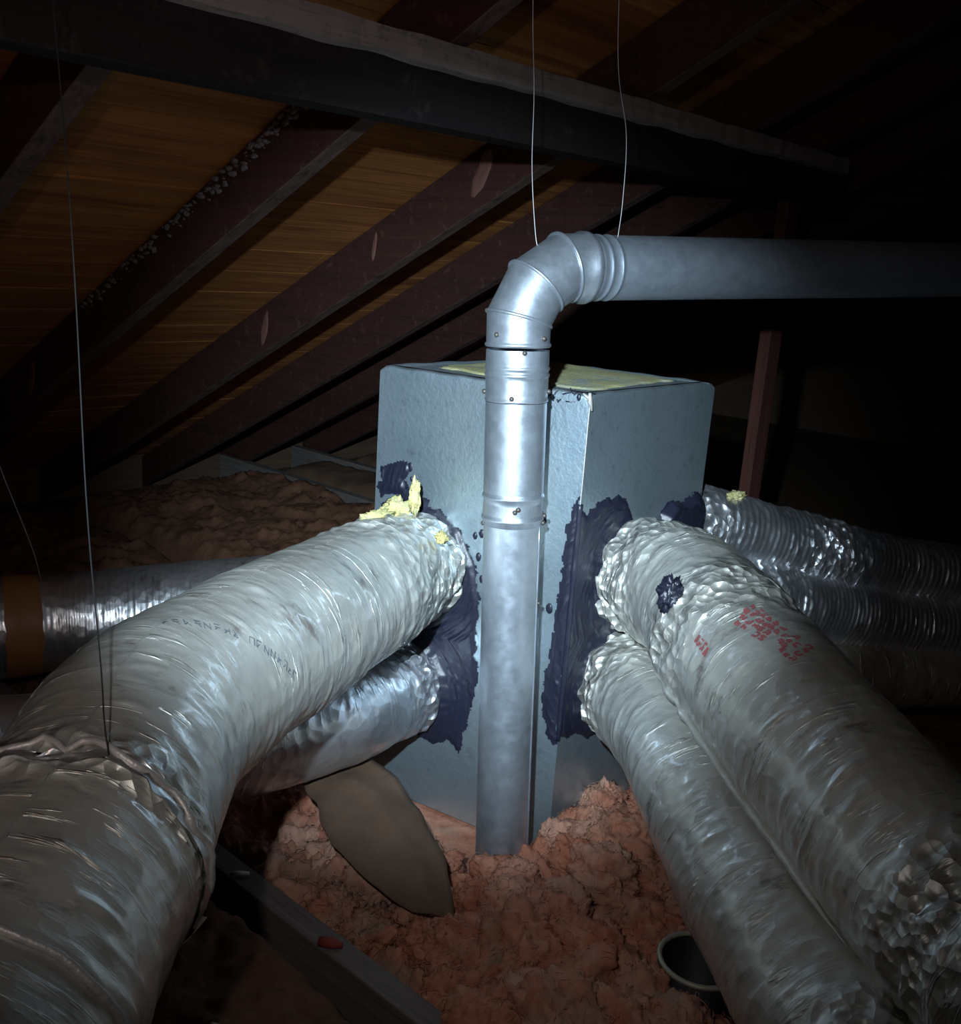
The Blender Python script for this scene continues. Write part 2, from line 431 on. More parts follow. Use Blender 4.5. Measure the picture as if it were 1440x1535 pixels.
batt('insulation_batt', 1.92, 2.92, 1.68, 4.05, 0.105, 0.06, 0.016, M['batt'], 'brown batt left of the dark joist line behind the plenum', 'insulation', 4)
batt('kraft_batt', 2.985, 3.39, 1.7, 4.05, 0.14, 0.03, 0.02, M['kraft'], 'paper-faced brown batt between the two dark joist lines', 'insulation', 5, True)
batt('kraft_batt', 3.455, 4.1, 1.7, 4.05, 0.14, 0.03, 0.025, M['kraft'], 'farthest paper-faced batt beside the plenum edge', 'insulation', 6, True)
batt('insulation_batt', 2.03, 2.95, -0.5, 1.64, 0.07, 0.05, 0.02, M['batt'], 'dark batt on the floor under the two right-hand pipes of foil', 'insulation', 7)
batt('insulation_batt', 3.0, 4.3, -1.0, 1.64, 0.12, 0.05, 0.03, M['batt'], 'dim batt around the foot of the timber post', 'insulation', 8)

# loose torn fiberglass heaped about the box and the vent pipe
HV = []; HF = []; HT = []
def clump(c, r, tint, flat=0.8, sub=5, seed=0):
    bm = bmesh.new(); bmesh.ops.create_icosphere(bm, subdivisions=sub, radius=1.0)
    s = Vector((seed * 5.1, seed * 2.3, seed * .7)); n0 = len(HV)
    for x in bm.verts:
        d = x.co.normalized(); p = d * r + Vector(c) * 1.0
        k_ = 1 + .30 * noise.noise(d * 1.4 + s)
        sw = Vector(noise.noise_vector(p * 16 + s)) * 0.012
        pp = p + sw
        h = .030 * billow(pp, 15) + .018 * noise.noise(pp * 30) + .010 * billow(pp, 46) + .008 * noise.noise(pp * 90) + .009 * noise.noise(pp * 190)
        q = Vector(c) + Vector((d.x, d.y, d.z * flat)) * (r * k_ * .72 + h) + sw
        q.z = max(q.z, 0.004)
        HV.append(q); HT.append(max(0, min(1, tint + .35 * noise.noise(p * 14 + s))))
    HF.extend([[v_.index + n0 for v_ in f.verts] for f in bm.faces]); bm.free()
CL = [(1.648, 1.02, .055), (1.54, .98, .065), (1.553, .90, .085), (1.473, .787, .06), (1.43, .939, .055), (1.412, .857, .085),
      (1.364, .731, .06), (1.475, 1.0, .05), (1.222, .916, .075), (1.249, .841, .08), (1.191, .987, .05), (1.069, .903, .075), (1.117, .814, .1),
      (1.176, .737, .1), (1.19, .655, .07), (1.047, .958, .06), (0.998, .865, .06), (.998, .76, .08), (1.041, .686, .1), (1.103, .609, .09),
      (1.30, 1.33, .033), (1.305, 1.24, .032), (1.30, 1.155, .033), (1.285, 1.08, .033), (1.354, .70, .045), (1.084, 1.353, .045), (1.075, 1.27, .045), (1.005, 1.318, .04), (.99, 1.237, .04), (1.009, 1.151, .05),
      (1.013, 1.06, .05), (1.082, 1.059, .035), (1.073, 1.172, .045), (1.624, .837, .05), (1.30, .985, .05), (1.31, 1.06, .035), (1.45, .70, .05), (1.15, .55, .09), (1.22, .47, .06)]
for i, (a, b, r) in enumerate(CL):
    tint = {0: .25, 25: .75, 26: .8, 27: .55, 28: .5, 7: .4, 5: .3, 8: .35, 9: .3}.get(i, R.uniform(-.1, .38))
    clump((a, b, (0.075 + r * .62) if r > .0335 else .06), r, tint, R.uniform(.7, .95), 5 if r > .045 else 4, i + 1)
# bed under the clumps
nx, ny = 200, 240; n0 = len(HV)
for j in range(ny + 1):
    for i in range(nx + 1):
        p = Vector((.955 + 1.06 * i / nx, .25 + 1.42 * j / ny, 0))
        h = .10 + .05 * noise.noise(p * 5) + .04 * billow(p, 13) + .022 * noise.noise(p * 30) + .014 * noise.noise(p * 75)
        lowr = max(0, min(1, (p.x - 1.20) / .08)) * max(0, min(1, (p.y - 1.03) / .07)); h *= 1 - .92 * lowr
        e = min(i, nx - i, j, ny - j) / 6.0
        if math.hypot(p.x - 1.292, p.y - .592) < .074: h *= .1
        HV.append(Vector((p.x, p.y, .004 + h * min(1, e)))); HT.append(max(0, .15 + .3 * noise.noise(p * 9)))
for j in range(ny):
    for i in range(nx):
        a = n0 + j * (nx + 1) + i; HF.append([a, a + 1, a + nx + 2, a + nx + 1])
# fine torn strands lying over the clumps
bvh = BVHTree.FromPolygons(HV, HF); rs = random.Random(3); nbase = len(HV)
picks = [rs.randrange(nbase) for _ in range(9000)]
for c in picks:
    p = HV[c]
    if p.z < .05: continue
    loc, nn, ii, dd = bvh.find_nearest(p)
    if nn is None: continue
    d = nn.cross(Vector((rs.uniform(-1, 1), rs.uniform(-1, 1), rs.uniform(-.4, .4)))).normalized()
    rr = rs.uniform(.0004, .0011); tn = min(1, max(0, HT[c] + rs.uniform(-.1, .5))); lift = .0015
    ring = []
    ns = rs.randrange(4, 8); stp = rs.uniform(.003, .006)
    for k_ in range(ns):
        loc, n2, ii, dd = bvh.find_nearest(p)
        q = loc + n2 * (lift + .004 * math.sin(k_ / (ns - 1) * 3.1)); sd = d.cross(n2).normalized(); w_ = rr * (1 - .7 * abs(k_ / (ns - 1) - .4))
        a0 = len(HV); HV += [q + sd * w_, q - sd * w_, q + n2 * w_]; HT += [tn] * 3; ring.append(a0)
        d = (d + Vector(noise.noise_vector(q * 60)) * .7 + Vector((rs.uniform(-.3, .3), rs.uniform(-.3, .3), 0))).normalized(); p = q + d * stp
    for a_, b_ in zip(ring, ring[1:]):
        for e_ in range(3): HF.append([a_ + e_, a_ + (e_ + 1) % 3, b_ + (e_ + 1) % 3, b_ + e_])
hp = build('loose_insulation', HV, HF, M['pink'], tint=HT)
tag(hp, 'torn pink fiberglass heaped in clumps around the foot of the vent pipe', 'insulation', None, 'stuff')

# kraft paper flap leaning against the box
def sheet(name, rows, mat, thick, label=None, cat=None, wob=0.006, seed=0, parent=None):
    """rows: list of equally long point rows -> a thick bent sheet"""
    nr, nc = len(rows), len(rows[0]); sub = 6; top = []
    RR, CC = (nr - 1) * sub, (nc - 1) * sub
    for a in range(RR + 1):
        ia = min(a // sub, nr - 2); fa = a / sub - ia
        for b in range(CC + 1):
            ib = min(b // sub, nc - 2); fb = b / sub - ib
            p = (Vector(rows[ia][ib]) * (1 - fa) + Vector(rows[ia + 1][ib]) * fa) * (1 - fb) + (Vector(rows[ia][ib + 1]) * (1 - fa) + Vector(rows[ia + 1][ib + 1]) * fa) * fb
            p += Vector(noise.noise_vector(p * 14 + Vector((seed, 0, 0)))) * wob
            top.append(p)
    n = len(top); vs = top + [p - Vector((0, 0, thick)) for p in top]; fs = []
    Wd = CC + 1
    for a in range(RR):
        for b in range(CC):
            i = a * Wd + b; fs.append([i, i + 1, i + Wd + 1, i + Wd]); fs.append([n + i, n + i + Wd, n + i + Wd + 1, n + i + 1])
    bord = [b for b in range(Wd)] + [a * Wd + CC for a in range(1, RR + 1)] + [RR * Wd + b for b in range(CC - 1, -1, -1)] + [a * Wd for a in range(RR - 1, 0, -1)]
    for i, a in enumerate(bord):
        b = bord[(i + 1) % len(bord)]; fs.append([b, a, n + a, n + b])
    o_ = build(name, vs, fs, mat, parent)
    if label: tag(o_, label, cat)
    return o_
sheet('kraft_flap', [[(1.133, 1.43, .205), (1.20, 1.425, .22), (1.27, 1.40, .225)],
                     [(1.075, 1.29, .215), (1.175, 1.28, .235), (1.262, 1.275, .22)],
                     [(1.03, 1.20, .205), (1.15, 1.18, .225), (1.232, 1.18, .20)],
                     [(1.03, 1.09, .185), (1.125, 1.06, .185), (1.19, 1.06, .165)],
                     [(1.063, 1.02, .145), (1.09, .995, .14), (1.12, .97, .125)]], M['kraft'], 0.003,
      'brown-grey kraft paper flap lying against the left foot of the plenum box', 'paper', 0.008, 4)
sheet('paper_scrap', [[(.668, 1.20, .197), (.735, 1.235, .20)], [(.695, 1.150, .20), (.765, 1.185, .198)]], M['paper'], 0.0015,
      'tan paper scrap lying on the brown batt at bottom left', 'paper', 0.003, 2)
sheet('paper_scrap', [[(.60, .965, .195), (.645, .99, .20)], [(.625, .935, .195), (.665, .955, .198)]], M['paper'], 0.0015,
      'small pale paper scrap at the bottom edge of the picture', 'paper', 0.003, 5)
q = MB(); q.tube([(.902, 1.322, .142), (.910, 1.312, .143), (.926, 1.298, .142)], [.004, .006, .004], 8)
tag(q.out('pale_chip', M['pale'], smooth=True), 'small pale chip lying on top of the grey joist', 'chip')
q = MB(); q.tube([(.905, 1.075, .140), (.915, 1.058, .142), (.925, 1.04, .141)], [.008, .010, .005], 8)
tag(q.out('red_wire_cap', M['red_tip'], smooth=True), 'small red wire cap resting on the grey joist', 'cap')

# open black can at bottom right
cx, cy = 1.292, .592
can = empty('metal_can', (cx, cy, .0), 'round black open can with a pale rim sunk beside the lower right duct', 'can')
def ring_pts(r, z, n=40): return [(cx + r * math.cos(t * math.tau / n), cy + r * math.sin(t * math.tau / n), z) for t in range(n)]
vs = []; fs = []; prof = [(.066, .02), (.066, .172), (.062, .174), (.060, .172), (.060, .03), (.0, .03)]
for r_, z_ in prof: vs += ring_pts(max(r_, .001), z_)
for a in range(len(prof) - 1):
    for i in range(40): fs.append([a * 40 + i, a * 40 + (i + 1) % 40, (a + 1) * 40 + (i + 1) % 40, (a + 1) * 40 + i])
build('body', vs, fs, M['black'], can)
q = MB(); q.tube(ring_pts(.064, .174), .0045, 8, True); q.out('rim', M['rim'], can, smooth=True)['label'] = 'pale rim'

# wad of debris on the beam top left
vs = []; bm = bmesh.new(); bmesh.ops.create_icosphere(bm, subdivisions=4, radius=1.0)
for x in bm.verts:
    d = x.co.normalized(); p = Vector((.80, 1.285, 1.595)) + Vector((d.x * .03, d.y * .016, d.z * .024)) * (1 + .8 * noise.noise(d * 3) + .6 * billow(d, 5))
    vs.append(p)
nd = build('debris_wad', vs, [[y.index for y in f.verts] for f in bm.faces], M['pale']); bm.free()
tag(nd, 'tan wad of dusty debris stuck on the beam at the top left', 'debris')

# ---------------------------------------------------------------- plenum box
P0, P1, P2 = Vector((1.522, 1.071, 0)), Vector((1.437, 1.560, 0)), Vector((1.990, 1.067, 0))
P3 = P1 + P2 - P0
LT = (P1 - P0).normalized(); RT = (P2 - P0).normalized()
LN = Vector((-LT.y, LT.x, 0)); LN = LN if LN.x < 0 else -LN          # outward normal of the left face
RN = Vector((RT.y, -RT.x, 0)); RN = RN if RN.y < 0 else -RN          # outward normal of the right face
BT = 1.008
box = empty('plenum_box', (1.7, 1.3, 0.02), 'tall grey-green insulated plenum box where all the foil ducts meet', 'duct box')
TH = 0.025
def panel(a, b, n, name='side_panel', z0=0.02, z1=BT):
    """a foil-faced duct board panel with a softly rounded top edge"""
    t = (b - a).normalized(); L = (b - a).length; nx, nz = 40, 70
    vs = []; fs = []
    prof = []
    for j in range(nz + 1): prof.append((0.0, z0 + (z1 - 0.006 - z0) * j / nz))
    for k_ in range(1, 5):
        g = k_ / 4 * math.pi / 2; prof.append((0.006 * (1 - math.cos(g)), z1 - 0.006 + 0.006 * math.sin(g)))
    prof.append((TH, z1)); prof.append((TH, z0))
    for (d_, z_) in prof:
        for i in range(nx + 1):
            s_ = L * i / nx
            p = a + t * s_ - n * d_; p.z = z_
            if d_ < TH:
                e = min(s_, L - s_)
                bulge = .0035 * noise.noise((s_ * 5, z_ * 5, a.x * 9)) * min(1, e / .08)
                p += n * bulge
                if z_ > z1 - .02: p.z += .0025 * noise.noise((s_ * 22, 4.0, a.y))
                ck = max(0, .025 - e) / .025                  # worn, rounded top corners
                if z_ > z1 - .03: p.z -= .010 * ck * ck
            vs.append(p)
    m_ = nx + 1
    for j in range(len(prof) - 1):
        for i in range(nx): fs.append([j * m_ + i, j * m_ + i + 1, (j + 1) * m_ + i + 1, (j + 1) * m_ + i])
    return build(name, vs, fs, M['jacket'], box)
panel(P0, P1, LN); panel(P0, P2, RN); panel(P1 + RT * .006, P3, -RN); panel(P2 + LT * .006, P3, -LN)
def lid(name, pts, z, mat, amp, th, cells=46):
    """flat top filled from a four-sided outline, slightly uneven"""
    a, b, c_, d_ = [Vector(p) for p in pts]; vs = []; fs = []
    for j in range(cells + 1):
        for i in range(cells + 1):
            s_, t_ = i / cells, j / cells
            p = (a * (1 - s_) + b * s_) * (1 - t_) + (d_ * (1 - s_) + c_ * s_) * t_
            e = min(s_, 1 - s_, t_, 1 - t_)
            p += Vector(noise.noise_vector(p * 16)) * (amp * 6); p.z = z + amp * (noise.noise(p * 9) + .6 * billow(p, 40)) * min(1, e * 8) - th * max(0, 1 - e * 30)
            vs.append(p)
    for j in range(cells):
        for i in range(cells):
            k_ = j * (cells + 1) + i; fs.append([k_, k_ + 1, k_ + cells + 2, k_ + cells + 1])
    return build(name, vs, fs, mat, box)
ins = .012
C0, C1, C2, C3 = P0 + LT * ins + RT * ins, P1 - LT * ins + RT * ins, P2 + LT * ins - RT * ins, P3 - LT * ins - RT * ins
lid('top_panel', [C0, C2, C3, C1], BT - .002, M['jacket'], .001, .006)
yc = [(1.575, 1.115), (1.94, 1.13), (1.895, 1.53), (1.53, 1.50)]
yl = lid('fiberglass_core', [(x, y, 0) for x, y in yc], BT + .0015, M['core'], .003, .006, 60)
yl['label'] = 'exposed yellow fiberglass on the box top'
# front corner seam, a thin bright ridge with a curled bit of tape on top
q = MB(); pts = []
for i in range(40):
    z_ = .78 + (BT - .012 - .78) * i / 39
    b_ = (LN + RN).normalized() * (.0015 + .0012 * noise.noise((0, 0, z_ * 18)))
    pts.append(P0 + b_ + Vector((0, 0, z_)))
q.tube(pts, .0016, 6); q.out('corner_seam', M['strap'], box, smooth=True)
q = MB()
c_ = P0 + (LN + RN).normalized() * .004 + Vector((0, 0, BT))
q.tube([c_ + Vector((-.004, 0, .004)), c_ + Vector((0, .002, -.012)), c_ + Vector((.002, -.004, -.03))], [.003, .006, .002], 6)
q.tube([c_ + Vector((-.012, .01, .002)), c_ + Vector((-.004, .002, -.006)), c_ + Vector((0, 0, -.016))], [.002, .004, .003], 6)
q.out('tape_curl', M['strap'], box, smooth=True)
q = MB()
for i in range(26):
    s_ = R.uniform(.02, .20); a_ = P0 + LT * s_ + LN * .003 + Vector((0, 0, BT - R.uniform(-.003, .02)))
    d_ = LT * R.uniform(-.02, .02) + Vector((0, 0, R.uniform(-.012, .012))) + LN * .004
    q.tube([a_, a_ + d_ * .5 + LN * .004, a_ + d_], .0011, 4)
tr = q.out('torn_threads', M['mastic'], box); tr['kind'] = 'stuff'

# mastic brushed round the collars: outlines on the two faces, real thickness with brush ridges
def inside(px, py, poly):
    c_ = False; n = len(poly)
    for i in range(n):
        x1, y1 = poly[i]; x2, y2 = poly[i - 1]
        if (y1 > py) != (y2 > py) and px < (x2 - x1) * (py - y1) / (y2 - y1) + x1: c_ = not c_
    return c_
def edge_dist(px, py, poly):
    best = 9.0; n = len(poly)
    for i in range(n):
        x1, y1 = poly[i - 1]; x2, y2 = poly[i]
        dx, dy = x2 - x1, y2 - y1; L = dx * dx + dy * dy
        t = 0 if L == 0 else max(0, min(1, ((px - x1) * dx + (py - y1) * dy) / L))
        best = min(best, math.hypot(px - x1 - t * dx, py - y1 - t * dy))
    return best
def mastic(poly, t, n, cents, step=.0032, seed=0.0):
    x0 = min(p[0] for p in poly) - .01; x1 = max(p[0] for p in poly) + .01
    y0 = min(p[1] for p in poly) - .01; y1 = max(p[1] for p in poly) + .01
    nx, ny = int((x1 - x0) / step), int((y1 - y0) / step); idx = {}; vs = []; fs = []
    def vert(i, j):
        if (i, j) in idx: return idx[(i, j)]
        a, z = x0 + i * step, y0 + j * step
        wa = a + .004 * noise.noise((a * 60, z * 60, seed)); wz = z + .004 * noise.noise((a * 60, z * 60, seed + 9))
        e = edge_dist(wa, wz, poly) if inside(wa, wz, poly) else 0
        rr = min(math.hypot(a - c0, z - c1) for c0, c1 in cents)
        an = math.atan2(z - cents[0][1], a - cents[0][0])
        h = (.0035 + .0045 * max(0, noise.noise((rr * 90, an * 1.6, seed))) + .003 * noise.noise((rr * 220, an * 3, seed + 4)))
        h += .02 * math.exp(-max(0, rr - .108) / .018) if rr > .06 else .02
        h = max(.0008, h * min(1, e / .012))
        p = P0 + t * wa + n * h; p.z = wz
        idx[(i, j)] = len(vs); vs.append(p); return idx[(i, j)]
    for j in range(ny):
        for i in range(nx):
            a, z = x0 + (i + .5) * step, y0 + (j + .5) * step
            rag = .007 * noise.noise((a * 45, z * 45, seed + 2)) + .004 * noise.noise((a * 130, z * 130, seed))
            if inside(a + rag, z - rag, poly):
                fs.append([vert(i, j), vert(i + 1, j), vert(i + 1, j + 1), vert(i, j + 1)])
    if n.dot(t.cross(Vector((0, 0, 1)))) < 0: fs = [f[::-1] for f in fs]
    return build('mastic_patch', vs, fs, M['mastic'], box)
mastic([(.4336, .7333), (.4241, .7558), (.3969, .746), (.3579, .7385), (.3259, .7241), (.2691, .6874), (.2274, .619), (.2102, .5462), (.216, .4696),
        (.2008, .382), (.2039, .3345), (.2209, .2628), (.2343, .1841), (.2661, .2059), (.3039, .1784), (.3411, .1858), (.3827, .1937), (.4192, .2354),
        (.462, .322), (.4860, .4772), (.4860, .6347), (.4724, .711)], LT, LN, [(.375, .585), (.388, .305)], seed=1.0)
sm = mastic([(.4860, .786), (.4499, .8015), (.4115, .8138), (.3962, .793), (.4195, .7684), (.4076, .7484), (.4284, .7372), (.4643, .7306), (.4860, .7139)],
            LT, LN, [(.9, .9)], seed=2.0)
mastic([(.0038, .813), (.0014, .7895), (.0007, .6676), (.0010, .5962), (.0010, .5112), (.0010, .3876), (.0010, .284), (.0297, .2913), (.0374, .3403),
        (.044, .3774), (.0393, .4441), (.0334, .4954), (.0299, .5696), (.0276, .6084), (.025, .7336), (.0172, .7731)], LT, LN, [(-.2, .5)], seed=3.0)
mastic([(.0, .7901), (.0269, .7697), (.0519, .7932), (.0932, .8039), (.1041, .7941), (.126, .8023), (.1579, .7839), (.1843, .7459), (.2153, .7002),
        (.3153, .5912), (.2904, .3746), (.2347, .2445), (.1625, .2924), (.1522, .2798), (.1068, .2585), (.0599, .287), (.0203, .2912), (.0, .2969),
        (.0, .3959), (.0, .5162), (.0, .6289)], RT, RN, [(.195, .60), (.175, .385)], seed=4.0)
mastic([(.2877, .7002), (.2993, .7345), (.3352, .7563), (.3788, .7472), (.4328, .7614), (.4623, .7606), (.466, .657), (.466, .5756), (.3012, .594)],
       RT, RN, [(.365, .66)], seed=5.0)
q = MB(); pts = []; rad = []
for i in range(50):
    z_ = .292 + (.795 - .292) * i / 49; pts.append(P0 + (LN + RN).normalized() * (.0005 + .0015 * noise.noise((1, 2, z_ * 30))) + Vector((0, 0, z_)))
    rad.append(.0055 + .002 * noise.noise((5, 1, z_ * 22)))
q.tube(pts, rad, 8); q.out('mastic_patch', M['mastic'], box, smooth=True)
for (a, z) in ((.2323, .6834), (.2207, .6395), (.2165, .691), (.2089, .5939), (.0791, .5715), (.0812, .7605), (.074, .7482), (.0459, .5696), (.0236, 1.0), (.40, .775), (.405, .80)):
    r_ = R.uniform(.004, .008)
    q = MB(); bm = bmesh.new(); bmesh.ops.create_icosphere(bm, subdivisions=2, radius=1)
    c_ = P0 + LT * a; c_.z = z
    q.add([c_ + LT * (p.co.x * r_ * (1 + .5 * noise.noise(p.co * 2 + c_ * 50))) + LN * (.0005 + p.co.y * .003) + Vector((0, 0, p.co.z * r_ * 1.6)) for p in bm.verts],
          [[v_.index for v_ in f.verts] for f in bm.faces]); bm.free()
    q.out('mastic_dab', M['mastic'], box, smooth=True)

# ---------------------------------------------------------------- vent pipe with its adjustable elbow
BOT, B1 = Vector((1.38, 1.0797, .03)), Vector((1.381, 1.142, 1.142))
VD = (B1 - BOT).normalized()
HD = Vector((2.442 - 1.480, .731 - 1.078, 1.277 - 1.229)).normalized()
LG = .066
G1 = (VD * math.cos(math.radians(30)) + HD * math.sin(math.radians(30))).normalized()
G2 = (VD * math.cos(math.radians(60)) + HD * math.sin(math.radians(60))).normalized()
B2 = B1 + G1 * LG; B3 = B2 + G2 * LG
E1N = VD.cross(HD).normalized()
vent = empty('vent_pipe', BOT, 'galvanised metal vent pipe rising before the plenum and elbowing off to the right', 'pipe')
def mring(c_, d_in, d_out, r, n=56):
    bis = (d_in + d_out).normalized(); e2 = d_in.cross(E1N).normalized(); pts = []
    for i in range(n):
        t = i * math.tau / n
        p = E1N * (r * math.cos(t)) + e2 * (r * math.sin(t))
        p -= d_in * (p.dot(bis) / d_in.dot(bis))
        pts.append(c_ + p)
    return pts
def skin(rings, name, mat, closed_end=False):
    n = len(rings[0]); vs = [p for g in rings for p in g]; fs = []
    for a in range(len(rings) - 1):
        for i in range(n):
            j = (i + 1) % n; fs.append([a * n + i, a * n + j, (a + 1) * n + j, (a + 1) * n + i])
    return build(name, vs, fs, mat, vent)
def straight(c0, d, stations, name, mat, par=None):
    return skin([mring(c0 + d * s_, d, d, r_) for s_, r_ in stations], name, mat)
def at_z(z): return (z - BOT.z) / VD.z
zz = at_z
RL_, RU_ = .0530, .0560
straight(BOT, VD, [(0, RL_), (zz(.2), RL_), (zz(.30), RL_), (zz(.55), RL_ + .0003), (zz(.765), RL_ + .0008), (zz(.772), RL_ + .0012)], 'lower_section', M['pipe'])
def bead(s0, r, h, w_=.005):
    return [(s0 - w_, r), (s0 - w_ * .5, r + h * .8), (s0, r + h), (s0 + w_ * .5, r + h * .8), (s0 + w_, r)]
cp = [(zz(.768), RL_ + .001), (zz(.770), RU_)] + bead(zz(.781), RU_, .0025) + [(zz(.79), RU_), (zz(.808), RU_ - .001)] + bead(zz(.822), RU_ - .001, .003) + [(zz(.832), RU_ - .0005)]
straight(BOT, VD, cp, 'coupling', M['pipe'])
up = [(zz(.830), RU_ - .0003), (zz(.92), RU_), (zz(.995), RU_)]
straight(BOT, VD, up, 'upper_section', M['pipe'])
co = bead(zz(.999), RU_ + .0006, .0015, .003) + [(zz(1.01), RU_ + .0006), (zz(1.035), RU_ + .0012)] + bead(zz(1.044), RU_ + .001, .0022, .004) + bead(zz(1.056), RU_ + .001, .0022, .004) + [(zz(1.064), RU_ + .0015), (zz(1.088), RU_ + .001)]
straight(BOT, VD, co, 'coupling', M['pipe'])
el = bead(zz(1.097), RU_ + .0012, .0028, .004)
el_r = RU_ + .0015
rings = [mring(BOT + VD * s_, VD, VD, r_) for s_, r_ in el] + [mring(BOT + VD * zz(1.105), VD, VD, el_r), mring(B1, VD, G1, el_r)]
skin(rings, 'elbow_gore', M['pipe'])
skin([mring(B1, VD, G1, el_r), mring(B2, G1, G2, el_r + .001)], 'elbow_gore', M['pipe'])
skin([mring(B2, G1, G2, el_r + .001), mring(B3, G2, HD, el_r + .002)], 'elbow_gore', M['pipe'])
skin([mring(B3, G2, HD, el_r + .002), mring(B3 + HD * .03, HD, HD, el_r + .003), mring(B3 + HD * .036, HD, HD, el_r + .0075), mring(B3 + HD * .044, HD, HD, el_r + .0075), mring(B3 + HD * .050, HD, HD, el_r + .003)], 'elbow_gore', M['pipe'])
for (c_, d0, d1, r_) in ((B1, VD, G1, el_r), (B2, G1, G2, el_r + .001), (B3, G2, HD, el_r + .002)):
    q = MB(); q.tube(mring(c_, d0, d1, r_ + .0005), .0032, 8, True); q.out('elbow_seam', M['pipe'], vent, smooth=True)
hs = [(.049, el_r + .004), (.054, el_r + .004), (.060, el_r + .001)] + bead(.070, el_r + .001, .002, .004) + [(.078, el_r + .001)] + bead(.092, el_r + .001, .0018, .003) + [(.10, el_r + .0015), (.6, el_r + .002), (1.75, el_r + .003)]
skin([mring(B3 + HD * s_, HD, HD, r_) for s_, r_ in hs], 'horizontal_section', M['pipe_dull'])
# lengthwise lock seams
def seam(ang, s0, s1, r, name='lock_seam'):
    e2 = VD.cross(E1N); q = MB(); a = []
    for i in range(24):
        s_ = s0 + (s1 - s0) * i / 23
        a.append(BOT + VD * s_ + (E1N * math.cos(ang) + e2 * math.sin(ang)) * r)
    q.tube(a, .0018, 6); q.out(name, M['pipe'], vent, smooth=True)
def ang_to(dirn):
    e2 = VD.cross(E1N); return math.atan2(dirn.dot(e2), dirn.dot(E1N))
to_eye = (EYE - BOT); to_eye -= VD * to_eye.dot(VD); to_eye.normalize()
a0 = ang_to(to_eye); a_r = ang_to(RIGHT - VD * RIGHT.dot(VD)); sg = 1 if math.sin(a_r - a0) > 0 else -1
seam(a0 + sg * math.radians(70), 0.0, zz(.768), RL_ + .0008)
def screw(dirn, s_, r):
    q = MB(); n_ = dirn.normalized(); c_ = BOT + VD * s_ + n_ * r
    q.tube([c_ - n_ * .002, c_ + n_ * .003, c_ + n_ * .0055], [.0045, .0045, .002], 8)
    q.out('screw', M['screw'], vent, smooth=True)
e2v = VD.cross(E1N)
def dirA(deg): 
    a = a0 + sg * math.radians(deg); return E1N * math.cos(a) + e2v * math.sin(a)
for deg, z_, r_ in ((4, .801, RU_), (-8, 1.005, RU_ + .0006), (88, .785, RU_ + .002), (84, .772, RU_), (-86, .768, RL_), (88, .615, RL_), (-88, 1.012, RU_ + .001), (86, 1.015, RU_ + .001), (-40, 1.115, el_r), (50, 1.11, el_r), (12, 1.085, RU_), (10, .806, RU_)):
    screw(dirA(deg), zz(z_), r_)

# ---------------------------------------------------------------- foil ducts
def catmull(pts, rads, n):
    P = [Vector(p) for p in pts]; P = [P[0] * 2 - P[1]] + P + [P[-1] * 2 - P[-2]]
    Q = [rads[0]] + list(rads) + [rads[-1]]
    dense = []
    for i in range(1, len(P) - 2):
        for k_ in range(40):
            t = k_ / 40; t2, t3 = t * t, t * t * t
            f = lambda a, b, c, d: .5 * ((2 * b) + (c - a) * t + (2 * a - 5 * b + 4 * c - d) * t2 + (3 * b - a - 3 * c + d) * t3)
            dense.append((Vector([f(P[i - 1][x], P[i][x], P[i + 1][x], P[i + 2][x]) for x in range(3)]), Q[i] * (1 - t) + Q[i + 1] * t))
    dense.append((P[-2].copy(), Q[-2]))
    L = [0.0]
    for a, b in zip(dense, dense[1:]): L.append(L[-1] + (b[0] - a[0]).length)
    out = []; j = 0
    for i in range(n + 1):
        s_ = L[-1] * i / n
        while j < len(L) - 2 and L[j + 1] < s_: j += 1
        t = 0 if L[j + 1] == L[j] else (s_ - L[j]) / (L[j + 1] - L[j])
        out.append((dense[j][0].lerp(dense[j + 1][0], t), dense[j][1] * (1 - t) + dense[j + 1][1] * t, s_))
    return out, L[-1]
